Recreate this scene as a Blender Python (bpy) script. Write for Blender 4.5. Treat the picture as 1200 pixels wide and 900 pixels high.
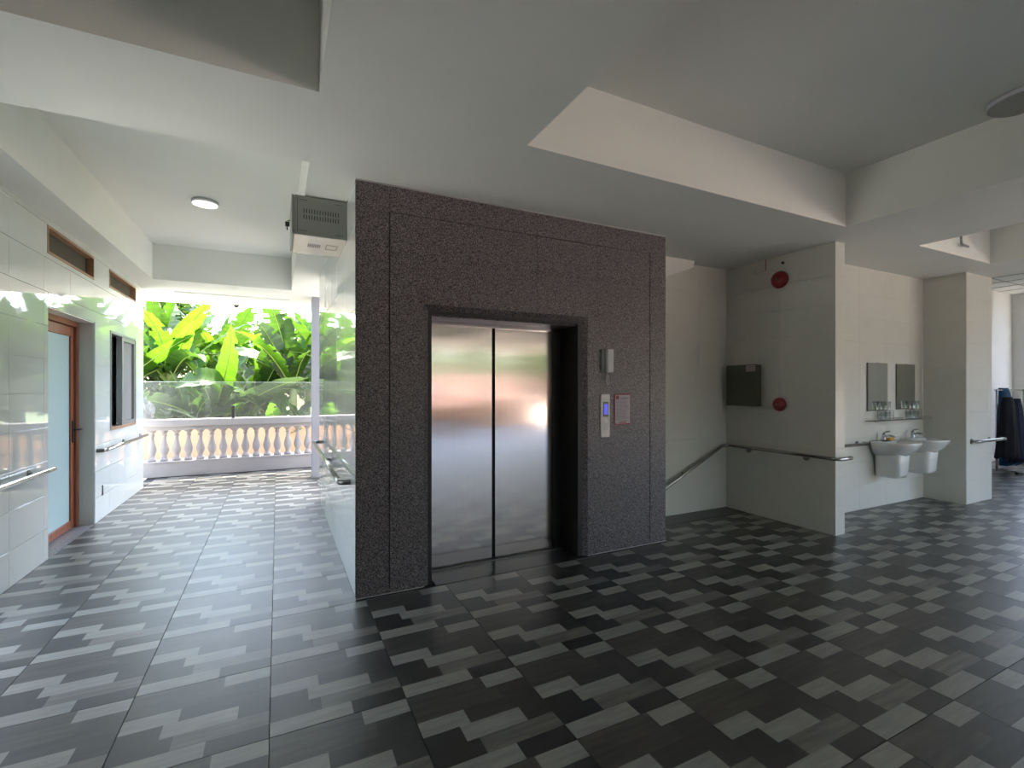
import bpy, bmesh, math, random
from mathutils import Vector, Matrix
random.seed(7)
for o in list(bpy.data.objects): bpy.data.objects.remove(o)
C = bpy.context.scene.collection
PI = math.pi

# ------------------------------------------------------------------ camera
YAW = math.atan2(274.5, 556.0)
cam_data = bpy.data.cameras.new('camera')
cam_data.sensor_fit = 'HORIZONTAL'; cam_data.sensor_width = 36.0
cam_data.lens = 36.0 * 556.0 / 1200.0
cam_data.shift_y = 4.0 / 1200.0
cam_data.clip_start = 0.02; cam_data.clip_end = 500
cam = bpy.data.objects.new('camera', cam_data); C.objects.link(cam)
cam.location = (0, 0, 1.53); cam.rotation_euler = (PI/2, 0, -YAW)
bpy.context.scene.camera = cam

# ------------------------------------------------------------------ light
SUN_EL, SUN_AZ = math.radians(70), math.radians(25)      # azimuth measured from +Y towards +X
world = bpy.data.worlds.new('sky'); bpy.context.scene.world = world; world.use_nodes = True
wn = world.node_tree.nodes; wl = world.node_tree.links; wn.clear()
wo = wn.new('ShaderNodeOutputWorld'); wb = wn.new('ShaderNodeBackground'); wb.inputs[1].default_value = 0.62
sky = wn.new('ShaderNodeTexSky'); sky.sky_type = 'NISHITA'; sky.sun_disc = False
sky.sun_elevation = SUN_EL; sky.sun_rotation = SUN_AZ; sky.air_density = 1.0; sky.dust_density = 4.0; sky.ozone_density = 1.0
wl.new(sky.outputs[0], wb.inputs[0]); wl.new(wb.outputs[0], wo.inputs[0])
sd = bpy.data.lights.new('sun', 'SUN'); sd.energy = 6.5; sd.angle = math.radians(0.6); sd.color = (1.0, .95, .86)
sun = bpy.data.objects.new('sun', sd); C.objects.link(sun)
dirv = Vector((math.sin(SUN_AZ)*math.cos(SUN_EL), math.cos(SUN_AZ)*math.cos(SUN_EL), math.sin(SUN_EL)))
sun.rotation_euler = dirv.to_track_quat('Z', 'Y').to_euler(); sun.location = (0, 30, 30)
vs = bpy.context.scene.view_settings
vs.view_transform = 'Standard'; vs.look = 'None'; vs.gamma = 1.0; vs.use_curve_mapping = False
vs.exposure = 1.85

# ------------------------------------------------------------------ materials
def mat(name, col, rough=.5, metal=0, spec=.5, noise=0, nscale=8, bump=0, bscale=40, emit=None, estr=0, stretch=(1,1,1), coord='Object', coat=0):
    m = bpy.data.materials.new(name); m.use_nodes = True
    nt = m.node_tree; b = nt.nodes['Principled BSDF']
    b.inputs['Roughness'].default_value = rough; b.inputs['Metallic'].default_value = metal
    b.inputs['Specular IOR Level'].default_value = spec; b.inputs['Coat Weight'].default_value = coat
    b.inputs['Base Color'].default_value = (*col, 1)
    tc = nt.nodes.new('ShaderNodeTexCoord'); mp = nt.nodes.new('ShaderNodeMapping'); mp.inputs['Scale'].default_value = stretch
    oi = nt.nodes.new('ShaderNodeObjectInfo'); ml = nt.nodes.new('ShaderNodeMath'); ml.operation = 'MULTIPLY'; ml.inputs[1].default_value = 37
    nt.links.new(oi.outputs['Random'], ml.inputs[0])
    nt.links.new(tc.outputs[coord], mp.inputs[0])
    if coord == 'Object': nt.links.new(ml.outputs[0], mp.inputs['Location'])
    if noise:
        n = nt.nodes.new('ShaderNodeTexNoise'); n.inputs['Scale'].default_value = nscale; n.inputs['Detail'].default_value = 6
        nt.links.new(mp.outputs[0], n.inputs[0])
        r = nt.nodes.new('ShaderNodeMapRange'); r.inputs['From Min'].default_value = .3; r.inputs['From Max'].default_value = .7
        r.inputs['To Min'].default_value = 1-noise; r.inputs['To Max'].default_value = 1+noise
        nt.links.new(n.outputs[0], r.inputs[0])
        mx = nt.nodes.new('ShaderNodeVectorMath'); mx.operation = 'SCALE'; mx.inputs[0].default_value = col
        nt.links.new(r.outputs[0], mx.inputs['Scale']); nt.links.new(mx.outputs[0], b.inputs['Base Color'])
    if bump:
        n2 = nt.nodes.new('ShaderNodeTexNoise'); n2.inputs['Scale'].default_value = bscale; n2.inputs['Detail'].default_value = 3
        nt.links.new(mp.outputs[0], n2.inputs[0])
        bp = nt.nodes.new('ShaderNodeBump'); bp.inputs['Strength'].default_value = bump; bp.inputs['Distance'].default_value = .01
        nt.links.new(n2.outputs[0], bp.inputs['Height']); nt.links.new(bp.outputs[0], b.inputs['Normal'])
    if emit:
        b.inputs['Emission Color'].default_value = (*emit, 1); b.inputs['Emission Strength'].default_value = estr
    return m
def glassy(name, tint, alpha_refl=.06, rough=0.0, mixf=None):
    m = bpy.data.materials.new(name); m.use_nodes = True; nt = m.node_tree; nt.nodes.clear()
    o = nt.nodes.new('ShaderNodeOutputMaterial'); t = nt.nodes.new('ShaderNodeBsdfTransparent'); t.inputs[0].default_value = (*tint, 1)
    g = nt.nodes.new('ShaderNodeBsdfGlossy'); g.inputs['Roughness'].default_value = rough
    fr = nt.nodes.new('ShaderNodeFresnel'); fr.inputs[0].default_value = 1.5
    mx = nt.nodes.new('ShaderNodeMixShader'); nt.links.new(fr.outputs[0], mx.inputs[0])
    nt.links.new(t.outputs[0], mx.inputs[1]); nt.links.new(g.outputs[0], mx.inputs[2]); nt.links.new(mx.outputs[0], o.inputs[0])
    return m
def reflected_haze(m, amt):  # translucent veil that imitates the corridor's hazy reflection in the glass
    nt = m.node_tree; out = [x for x in nt.nodes if x.type == 'OUTPUT_MATERIAL'][0]; prev = out.inputs[0].links[0].from_socket
    d = nt.nodes.new('ShaderNodeBsdfTranslucent'); d.inputs[0].default_value = (.8, .82, .78, 1)
    mx = nt.nodes.new('ShaderNodeMixShader'); mx.inputs[0].default_value = amt
    nt.links.new(prev, mx.inputs[1]); nt.links.new(d.outputs[0], mx.inputs[2]); nt.links.new(mx.outputs[0], out.inputs[0])
def leafmat(name, col, tcol, stripe=60, tr=.5):
    m = bpy.data.materials.new(name); m.use_nodes = True; nt = m.node_tree; b = nt.nodes['Principled BSDF']
    b.inputs['Roughness'].default_value = .42
    tc = nt.nodes.new('ShaderNodeTexCoord'); mp = nt.nodes.new('ShaderNodeMapping'); mp.inputs['Scale'].default_value = (3, stripe, 3)
    n = nt.nodes.new('ShaderNodeTexNoise'); n.inputs['Scale'].default_value = 1; n.inputs['Detail'].default_value = 2
    nt.links.new(tc.outputs['Object'], mp.inputs[0]); nt.links.new(mp.outputs[0], n.inputs[0])
    r = nt.nodes.new('ShaderNodeMapRange'); r.inputs['From Min'].default_value = .35; r.inputs['From Max'].default_value = .65; r.inputs['To Min'].default_value = .75; r.inputs['To Max'].default_value = 1.2
    nt.links.new(n.outputs[0], r.inputs[0])
    def sc(c):
        x = nt.nodes.new('ShaderNodeVectorMath'); x.operation = 'SCALE'; x.inputs[0].default_value = c; nt.links.new(r.outputs[0], x.inputs['Scale']); return x
    nt.links.new(sc(col).outputs[0], b.inputs['Base Color'])
    bp = nt.nodes.new('ShaderNodeBump'); bp.inputs['Strength'].default_value = .4; bp.inputs['Distance'].default_value = .01
    nt.links.new(n.outputs[0], bp.inputs['Height']); nt.links.new(bp.outputs[0], b.inputs['Normal'])
    t = nt.nodes.new('ShaderNodeBsdfTranslucent'); nt.links.new(sc(tcol).outputs[0], t.inputs[0])
    mx = nt.nodes.new('ShaderNodeMixShader'); mx.inputs[0].default_value = tr
    nt.links.new(b.outputs[0], mx.inputs[1]); nt.links.new(t.outputs[0], mx.inputs[2]); nt.links.new(mx.outputs[0], nt.nodes['Material Output'].inputs[0])
    return m
def granite(name, lo, hi, scale=260, rough=.35):
    m = bpy.data.materials.new(name); m.use_nodes = True; nt = m.node_tree; b = nt.nodes['Principled BSDF']
    b.inputs['Roughness'].default_value = rough
    tc = nt.nodes.new('ShaderNodeTexCoord')
    v = nt.nodes.new('ShaderNodeTexVoronoi'); v.inputs['Scale'].default_value = scale
    n = nt.nodes.new('ShaderNodeTexNoise'); n.inputs['Scale'].default_value = scale*.35; n.inputs['Detail'].default_value = 4
    nt.links.new(tc.outputs['Object'], v.inputs[0]); nt.links.new(tc.outputs['Object'], n.inputs[0])
    bw = nt.nodes.new('ShaderNodeRGBToBW'); nt.links.new(v.outputs['Color'], bw.inputs[0])
    mu = nt.nodes.new('ShaderNodeMath'); mu.operation = 'MULTIPLY'; nt.links.new(bw.outputs[0], mu.inputs[0]); nt.links.new(n.outputs[0], mu.inputs[1])
    cr = nt.nodes.new('ShaderNodeValToRGB'); cr.color_ramp.elements[0].position = .14; cr.color_ramp.elements[0].color = (*lo, 1)
    cr.color_ramp.elements[1].position = .42; cr.color_ramp.elements[1].color = (*hi, 1)
    nt.links.new(mu.outputs[0], cr.inputs[0]); nt.links.new(cr.outputs[0], b.inputs['Base Color'])
    return m

M = {}
M['paint'] = mat('ceiling_paint', (.83, .84, .785), .75, noise=.02, nscale=2)
M['paint_gray'] = mat('beam_paint', (.83, .84, .785), .7, noise=.02, nscale=2)
M['wall_paint'] = mat('wall_paint', (.82, .81, .77), .55, noise=.02, nscale=2)
M['gloss_tile'] = mat('gloss_wall_tile', (.62, .65, .62), .03, spec=1.0, noise=.015, nscale=3, bump=.035, bscale=2.2, stretch=(1, 1, .35))
M['satin_tile'] = mat('satin_wall_tile', (.71, .705, .635), .28, spec=.4, noise=.025, nscale=3, bump=.01, bscale=3)
M['grout'] = mat('grout', (.60, .60, .57), .8)
M['tile_light'] = mat('floor_light', (.268, .262, .225), .38, spec=1.0, noise=.16, nscale=5, stretch=(1.2, 9, 1), bump=.015, bscale=6)
M['tile_medium'] = mat('floor_medium', (.138, .133, .112), .38, spec=1.0, noise=.34, nscale=4, stretch=(1.0, 10, 1), bump=.015, bscale=6)
M['tile_mid'] = mat('floor_mid_dark', (.055, .052, .042), .38, spec=1.0, noise=.42, nscale=4, stretch=(1.0, 8, 1), bump=.015, bscale=6)
M['tile_dark'] = mat('floor_dark', (.034, .033, .028), .38, spec=1.0, noise=.30, nscale=4, stretch=(1.2, 8, 1), bump=.015, bscale=6)
M['tile_black'] = mat('floor_black', (.021, .021, .018), .38, spec=1.0, noise=.2, nscale=4, stretch=(1.2, 8, 1), bump=.015, bscale=6)
M['subfloor'] = mat('joint_floor', (.03, .03, .03), .7)
M['granite'] = granite('dark_granite', (.014, .012, .013), (.29, .255, .265), 230, .38)
M['granite_dark'] = granite('groove_granite', (.006, .006, .006), (.03, .028, .028), 230, .5)
M['granite_grey'] = granite('grey_granite', (.10, .10, .11), (.45, .45, .46), 220, .3)
M['granite_floor'] = granite('threshold_granite', (.010, .010, .010), (.055, .055, .052), 200, .3)
M['white_trim'] = mat('white_trim', (.45, .45, .44), .5)
M['black_metal'] = mat('black_jamb', (.012, .012, .012), .35)
M['dark_gap'] = mat('dark_gap', (.004, .004, .004), .6)
M['steel'] = mat('polished_steel', (.50, .49, .46), .16, metal=1, noise=.05, nscale=12)
M['dull_steel'] = mat('dull_steel', (.22, .22, .21), .35, metal=1)
M['door_steel'] = mat('brushed_steel', (.60, .54, .505), .13, metal=1, noise=.05, nscale=3, stretch=(30, 1, .4), bump=.02, bscale=1.6)
nt = M['door_steel'].node_tree; bs = nt.nodes['Principled BSDF']
# gentle waviness of the pressed sheet: long horizontal swells
tcn = nt.nodes.new('ShaderNodeTexCoord'); mpn = nt.nodes.new('ShaderNodeMapping'); mpn.inputs['Scale'].default_value = (1.2, 1, 4.5)
nn = nt.nodes.new('ShaderNodeTexNoise'); nn.inputs['Scale'].default_value = 1.3; nn.inputs['Detail'].default_value = 1
bpn = nt.nodes.new('ShaderNodeBump'); bpn.inputs['Strength'].default_value = .035; bpn.inputs['Distance'].default_value = .03
nt.links.new(tcn.outputs['Object'], mpn.inputs[0]); nt.links.new(mpn.outputs[0], nn.inputs[0]); nt.links.new(nn.outputs[0], bpn.inputs['Height']); nt.links.new(bpn.outputs[0], bs.inputs['Normal'])
bs.inputs['Anisotropic'].default_value = .5
M['wood'] = mat('reddish_wood', (.27, .085, .04), .35, noise=.25, nscale=5, stretch=(8, 8, 1))
M['wood_light'] = mat('tan_wood', (.36, .20, .11), .45, noise=.2, nscale=5, stretch=(4, 1, 8))
M['louvre_dark'] = mat('dark_mesh', (.085, .07, .055), .8)
M['frosted'] = mat('frosted_glass', (.40, .53, .53), .35, spec=.6)
M['alu'] = mat('grey_aluminium', (.26, .25, .24), .4, metal=.4)
M['screen'] = mat('insect_screen', (.20, .195, .185), .8)
M['balu'] = mat('balustrade_paint', (.36, .33, .32), .6, noise=.04, nscale=4)
M['post'] = mat('grey_post_paint', (.24, .24, .27), .5)
M['glass'] = glassy('clear_glass', (.93, .96, .94))
reflected_haze(M['glass'], .02)
M['glass_edge'] = mat('glass_edge', (.75, .85, .78), .2)
M['clear'] = glassy('tumbler_glass', (.93, .95, .94))
_n = M['clear'].node_tree; _f = [x for x in _n.nodes if x.type == 'FRESNEL'][0]; _lw = _n.nodes.new('ShaderNodeLayerWeight'); _lw.inputs[0].default_value = .25
_m = [x for x in _n.nodes if x.type == 'MIX_SHADER'][0]; _n.links.new(_lw.outputs['Facing'], _m.inputs[0])
M['peach'] = mat('peach_render', (.40, .255, .165), .8, noise=.06, nscale=2)
M['cream'] = mat('cream_paving', (.44, .36, .29), .8, noise=.05, nscale=1)
M['yard'] = mat('added_yard_paving', (.30, .26, .22), .8, noise=.06, nscale=1)
M['pave'] = mat('grey_paving', (.50, .50, .44), .8, noise=.06, nscale=1)
M['facade'] = mat('facade_render', (.30, .21, .17), .8, noise=.06, nscale=2)
M['terra'] = mat('pale_terracotta_paving', (.50, .41, .33), .8, noise=.1, nscale=1)
M['soil'] = mat('soil_and_grass', (.10, .13, .05), .9, noise=.4, nscale=1.5)
M['red_paint'] = mat('red_paint', (.75, .03, .03), .35)
M['bell_red'] = mat('alarm_red', (.24, .008, .014), .3, coat=.3)
M['cab_grey'] = mat('grey_cabinet_paint', (.25, .26, .24), .45, noise=.02, nscale=4)
M['cab_olive'] = mat('olive_cabinet_paint', (.10, .105, .07), .45)
M['slot'] = mat('slot_dark', (.015, .015, .015), .8)
M['cab_underside'] = mat('lit_cabinet_underside', (.60, .58, .53), .25, metal=.6)  # outside light on the cabinet's underside, put into a paler colour
M['ceramic'] = mat('white_ceramic', (.80, .80, .77), .12, spec=.6, coat=.5)
M['chrome'] = mat('chrome', (.60, .60, .59), .08, metal=1)
M['mirror'] = mat('mirror_glass', (.62, .66, .63), .02, metal=1)
M['mirror_edge'] = mat('mirror_edge', (.18, .19, .18), .4)
M['yellow'] = mat('yellow_soap', (.72, .36, .03), .5)
M['plastic'] = mat('white_plastic', (.66, .66, .67), .35)
M['ivory'] = mat('call_panel_plate', (.78, .74, .72), .3)
M['lcd'] = mat('blue_display', (.03, .03, .25), .2, emit=(.03, .05, .6), estr=.3)
M['black_plastic'] = mat('black_plastic', (.015, .015, .02), .3)
M['paper'] = mat('paper_notice', (.58, .52, .56), .6)
M['ink'] = mat('grey_ink', (.22, .20, .22), .7)
M['notice_red'] = mat('notice_red', (.33, .03, .06), .5)
M['lamp_on'] = mat('lamp_diffuser_lit', (.85, .85, .82), .4, emit=(1, .96, .9), estr=.35)
M['lamp_off'] = mat('lamp_diffuser', (.40, .40, .38), .4)
M['cloth_blue'] = mat('blue_fabric', (.015, .09, .22), .85, noise=.2, nscale=9)
M['cloth_dark'] = mat('black_fabric', (.010, .010, .018), .85, noise=.2, nscale=9)
M['cloth_navy'] = mat('navy_fabric', (.012, .018, .06), .85, noise=.2, nscale=9)
M['rock'] = mat('marbled_rock', (.11, .115, .125), .8, noise=.7, nscale=9, bump=.6, bscale=9)
M['stem'] = mat('banana_stem', (.22, .24, .08), .6, noise=.4, nscale=5, stretch=(1, 1, .3))
M['midrib'] = mat('banana_midrib', (.22, .30, .06), .5)
M['leaf_a'] = leafmat('banana_leaf_bright', (.045, .115, .010), (.10, .23, .010), tr=.55)
M['leaf_b'] = leafmat('banana_leaf_green', (.035, .08, .016), (.065, .145, .010), tr=.4)
M['leaf_c'] = leafmat('banana_leaf_bluish', (.06, .095, .055), (.065, .12, .03), tr=.3)
M['tree_leaf'] = leafmat('tree_leaf', (.045, .10, .025), (.09, .17, .015), stripe=3, tr=.35)
M['palm_leaf'] = leafmat('palm_leaf', (.16, .22, .16), (.12, .22, .08), stripe=3, tr=.3)
M['bark'] = mat('bark', (.14, .10, .07), .9, noise=.3, nscale=6)
M['wire'] = mat('black_wire', (.02, .02, .02), .6)
M['reveal'] = mat('reveal_tile', (.62, .64, .61), .3)
M['pane'] = mat('dark_window_glass', (.05, .07, .09), .08)

# ------------------------------------------------------------------ mesh helpers
class MB:
    def __init__(s): s.bm = bmesh.new()
    def box(s, x0, x1, y0, y1, z0, z1, mi=0, bev=0):
        b = s.bm; n0 = len(b.faces)
        v = [b.verts.new(p) for p in ((x0,y0,z0),(x1,y0,z0),(x1,y1,z0),(x0,y1,z0),(x0,y0,z1),(x1,y0,z1),(x1,y1,z1),(x0,y1,z1))]
        fs = [b.faces.new([v[i] for i in q]) for q in ((3,2,1,0),(4,5,6,7),(0,1,5,4),(1,2,6,5),(2,3,7,6),(3,0,4,7))]
        for f in fs: f.material_index = mi
        if bev:
            es = list({e for f in fs for e in f.edges})
            r = bmesh.ops.bevel(b, geom=es, offset=bev, segments=1 if bev < .006 else 3, affect='EDGES', profile=.5)
            for f in r['faces']: f.material_index = mi
        return s
    def ring(s, pts): return [s.bm.verts.new(p) for p in pts]
    def bridge(s, a, b, mi=0, smooth=True):
        n = len(a)
        for i in range(n):
            f = s.bm.faces.new((a[i], a[(i+1) % n], b[(i+1) % n], b[i])); f.material_index = mi; f.smooth = smooth
    def loft(s, rings, mi=0, cap=True, smooth=True):
        rs = [s.ring(r) for r in rings]
        for a, b in zip(rs, rs[1:]): s.bridge(a, b, mi, smooth)
        if cap:
            for r, rev in ((rs[0], True), (rs[-1], False)):
                f = s.bm.faces.new(list(reversed(r)) if rev else r); f.material_index = mi
        return s
    def lathe(s, cx, cy, prof, n=24, mi=0, axis='Z', cap=True, base=0.0):
        rings = []
        for r, h in prof:
            ring = []
            for i in range(n):
                a = 2*PI*i/n; p, q = r*math.cos(a), r*math.sin(a)
                if axis == 'Z': ring.append((cx+p, cy+q, base+h))
                elif axis == 'X': ring.append((base+h, cx+p, cy+q))
                else: ring.append((cx+p, base+h, cy+q))
            rings.append(ring)
        return s.loft(rings, mi, cap)
    def tube(s, pts, r, n=10, mi=0, cap=True, closed=False):
        pts = [Vector(p) for p in pts]; rings = []
        pts = [p for i, p in enumerate(pts) if i == 0 or (p-pts[i-1]).length > 1e-5]
        up = Vector((0, 0, 1)); prev = None
        for i, p in enumerate(pts):
            d = (pts[min(i+1, len(pts)-1)] - pts[max(i-1, 0)]).normalized()
            if prev is None:
                a = up if abs(d.z) < .95 else Vector((1, 0, 0)); u = d.cross(a).normalized()
            else: u = (prev - d*prev.dot(d)).normalized()
            prev = u; w = d.cross(u)
            rr = r[i] if isinstance(r, (list, tuple)) else r
            rings.append([tuple(p + (u*math.cos(2*PI*k/n) + w*math.sin(2*PI*k/n))*rr) for k in range(n)])
        return s.loft(rings, mi, cap)
    def quad(s, pts, mi=0):
        f = s.bm.faces.new([s.bm.verts.new(p) for p in pts]); f.material_index = mi; return s
    def mesh(s, name, mats):
        s.bm.normal_update()
        bmesh.ops.recalc_face_normals(s.bm, faces=s.bm.faces[:])
        me = bpy.data.meshes.new(name); s.bm.to_mesh(me); s.bm.free()
        for m in (mats if isinstance(mats, (list, tuple)) else [mats]): me.materials.append(m)
        return me
    def obj(s, name, mats, parent=None, loc=None):
        return link(name, s.mesh(name, mats), parent, loc)
def link(name, me, parent=None, loc=None, rot=None):
    o = bpy.data.objects.new(name, me); C.objects.link(o)
    if parent is not None: o.parent = parent
    if loc is not None: o.location = loc
    if rot is not None: o.rotation_euler = rot
    return o
def tag(o, label=None, cat=None, group=None, kind=None):
    if label: o['label'] = label
    if cat: o['category'] = cat
    if group: o['group'] = group
    if kind: o['kind'] = kind
    return o
def thing(name, label, cat, loc=(0,0,0), rz=0, group=None, kind=None):
    o = bpy.data.objects.new(name, None); C.objects.link(o); o.location = loc; o.rotation_euler = (0, 0, rz)
    o.empty_display_size = .1
    return tag(o, label, cat, group, kind)
def copy_tree(o, parent=None):
    c = o.copy(); C.objects.link(c)
    if parent is not None: c.parent = parent
    for ch in list(o.children): copy_tree(ch, c)
    return c
def arc(c, r, a0, a1, n, f): return [f(c, r, a0+(a1-a0)*i/n) for i in range(n+1)]

# ------------------------------------------------------------------ setting
CZ, UZ = 3.035, 3.53        # beam soffit, coffer slab
LY = 3.561                  # granite front plane
WX = -1.834                 # left tiled wall plane
RX = .504                   # lift side wall plane
# ---- floor with its printed 60 cm tiles
floor = MB().box(-1.98, 14.2, -10.5, 10.0, -.30, -.006).obj('floor', M['subfloor'])
tag(floor, 'dark and light grey patterned tiled floor of the whole hall', 'floor', kind='structure')
T = .6; PAT = [  # strip, x0, x1, slot (0 light,1 medium,2 mid dark,3 dark,4 black)
 (0, 0, .354, 0), (0, .354, .6, 4), (1, 0, .223, 4), (1, .223, .6, 1), (2, 0, .169, 4), (2, .169, .466, 0), (2, .466, .6, 3),
 (3, 0, .223, 0), (3, .223, .6, 3), (4, 0, .432, 2), (4, .432, .6, 3), (5, 0, .387, 2), (5, .387, .6, 0)]
def floor_tile_into(mb, ox, oy, x0=0, x1=.6, y0=0, y1=.6):
    """tile surface at z=0 with a chamfered rim; the printed pieces are flat faces"""
    g, e = .0016, .0012
    X0, X1, Y0, Y1 = x0+g/2, x1-g/2, y0+g/2, y1-g/2
    for (k, a, b, mi) in PAT:
        ya, yb = max(k*.1, Y0+e), min(k*.1+.1, Y1-e); xa, xb = max(a, X0+e), min(b, X1-e)
        if yb-ya > .002 and xb-xa > .002:
            mb.quad([(ox+xa, oy+ya, 0), (ox+xb, oy+ya, 0), (ox+xb, oy+yb, 0), (ox+xa, oy+yb, 0)], mi)
    for (p, q, p2, q2) in (((X0,Y0),(X1,Y0),(X0+e,Y0+e),(X1-e,Y0+e)), ((X1,Y0),(X1,Y1),(X1-e,Y0+e),(X1-e,Y1-e)), ((X1,Y1),(X0,Y1),(X1-e,Y1-e),(X0+e,Y1-e)), ((X0,Y1),(X0,Y0),(X0+e,Y1-e),(X0+e,Y0+e))):
        mb.quad([(ox+p[0], oy+p[1], -.005), (ox+q[0], oy+q[1], -.005), (ox+q2[0], oy+q2[1], 0), (ox+p2[0], oy+p2[1], 0)], 2)
FM = [M['tile_light'], M['tile_medium'], M['tile_mid'], M['tile_dark'], M['tile_black']]
def clip_rect(x0, x1, y0, y1):
    """cut a tile back to the open floor; returns local rects"""
    out = [(x0, x1, y0, y1)]
    # solid footprints: lift block, stair wall and rooms beyond, left wall
    solids = [(RX, 3.465, 3.535, 6.9), (3.465, 5.145, 4.23, 7), (5.145, 5.31, 2.905, 7), (5.31, 8.05, 3.39, 7), (8.05, 8.8, 2.925, 7), (8.8, 15, 4.4, 12), (10.2, 15, -12, 2.3), (-3, WX, -11, 12), (-3, 9, 9.8, 12), (RX+.16, 15, 6.89, 7.0), (1.62, 15, 6.9, 12)]
    for s in solids:
        nxt = []
        for r in out:
            a0, a1, b0, b1 = r
            if s[0] >= a1 or s[1] <= a0 or s[2] >= b1 or s[3] <= b0: nxt.append(r); continue
            if s[0] > a0: nxt.append((a0, s[0], b0, b1)); a0 = s[0]
            if s[1] < a1: nxt.append((s[1], a1, b0, b1)); a1 = s[1]
            if s[2] > b0: nxt.append((a0, a1, b0, s[2]))
            if s[3] < b1: nxt.append((a0, a1, s[3], b1))
        out = nxt
    return [r for r in out if r[1]-r[0] > .01 and r[3]-r[2] > .01]
cY, sY = math.cos(YAW), math.sin(YAW)
def proj(x, y, z):
    a, d = cY*x-sY*y, sY*x+cY*y
    return (600+556*a/d, 454-556*(z-1.53)/d, d) if d > .05 else None
cells = []
TX0, TY0 = .567-.6*4, 2.324-.6*22
full_me = MB(); floor_tile_into(full_me, 0, 0); full_me = full_me.mesh('tile', FM)
for i in range(0, 27):
    for j in range(0, 35):
        x, y = TX0+.6*i, TY0+.6*j
        for r in clip_rect(x, x+.6, y, y+.6):
            p = proj((r[0]+r[1])/2, (r[2]+r[3])/2, 0)
            score = 0
            if p and -60 < p[0] < 1260 and p[1] < 990:
                score = (r[1]-r[0])*(r[3]-r[2])/p[2]**3
            # hidden behind the lift block or the stair wall
            cells.append((score, x, y, r))
cells.sort(key=lambda c: -c[0])
rest = MB(); nt_ = 0
for sc, x, y, r in cells:
    full = (r[1]-r[0] > .599 and r[3]-r[2] > .599)
    if nt_ < 290 and sc > 0:
        if full: link('tile', full_me, floor, (x, y, 0))
        else:
            mb = MB(); floor_tile_into(mb, 0, 0, r[0]-x, r[1]-x, r[2]-y, r[3]-y); mb.obj('tile', FM, floor, (x, y, 0))
        nt_ += 1
    else: floor_tile_into(rest, x, y, r[0]-x, r[1]-x, r[2]-y, r[3]-y)
tag(rest.obj('distant_tiles', FM, floor), kind='stuff')
MB().box(1.10, 2.43, 3.545, 3.92, -.006, .0, bev=0).obj('granite_sill', M['granite_floor'], floor)
MB().box(-2.03, WX, 5.62, 6.83, -.006, .001).obj('granite_sill', M['granite_grey'], floor)
MB().box(3.465, 5.145, 3.95, 4.23, -.004, .004).obj('granite_sill', M['granite_floor'], floor)

# ---- ceiling slab and beams
cm = MB(); cm.box(-2.4, 10.9, -11.6, 4.7, UZ, UZ+.25); cm.box(10.9, 14.4, 2.2, 4.7, UZ, UZ+.25); cm.box(-2.4, 1.7, 4.7, 10.5, UZ, UZ+.25); ceiling = cm.obj('ceiling', M['paint'])
tag(ceiling, 'white painted slab above the recessed ceiling bays', 'ceiling', kind='structure')
def beam(x0, x1, y0, y1, z0=CZ): return MB().box(x0, x1, y0, y1, z0, UZ+.002).obj('beam', M['paint_gray'], ceiling)
xb = [(-2.2, -1.56), (.19, 1.39), (4.775, 6.10), (7.77, 8.68)]
yrows = [(-10.7, -9.9), (-6.8, -5.6), (-2.07, -1.23), (2.603, 3.44)]
for (a, b) in xb:
    beam(a, b, -10.7, 2.603)
gaps = [(-1.56, .19), (1.39, 4.775), (6.10, 7.77), (8.68, 10.5)]
for (a, b) in yrows[:3]:
    for (p, q) in gaps: beam(p, q, a, b)
beam(-2.2, .19, 2.603, 3.44); beam(.19, 8.68, 2.603, 4.6)
beam(-2.2, -1.56, 3.44, 8.11); beam(.19, .75, 4.6, 8.11); beam(-2.2, 1.6, 8.11, 9.6)
MB().box(-2.2, 1.6, 9.6, 10.1, 3.02, UZ+.002).obj('beam', M['paint_gray'], ceiling)
MB().box(-1.45, .18, 8.96, 9.60, 3.01, CZ).obj('soffit_panel', M['paint_gray'], ceiling)
beam(9.9, 10.5, -10.7, 2.25)  # unseen east side left open under this beam to admit daylight
MB().box(10.2, 10.35, .7, 2.2, 0, UZ).obj('room_wall', M['wall_paint'], ceiling)  # unseen pier added so the left mirror reflects something pale
MB().box(10.2, 14.2, 2.2, 2.3, 0, UZ).obj('room_wall', M['wall_paint'], ceiling)
# suspended ceiling joints of the far room
sg = MB()
for k in range(9): sg.box(8.7+.6*k, 8.708+.6*k, 2.0, 4.4, UZ-.006, UZ)
for k in range(5): sg.box(8.7, 14, 2.1+.6*k, 2.108+.6*k, UZ-.006, UZ)
tag(sg.obj('ceiling_joints', M['alu'], ceiling), kind='stuff')

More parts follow.
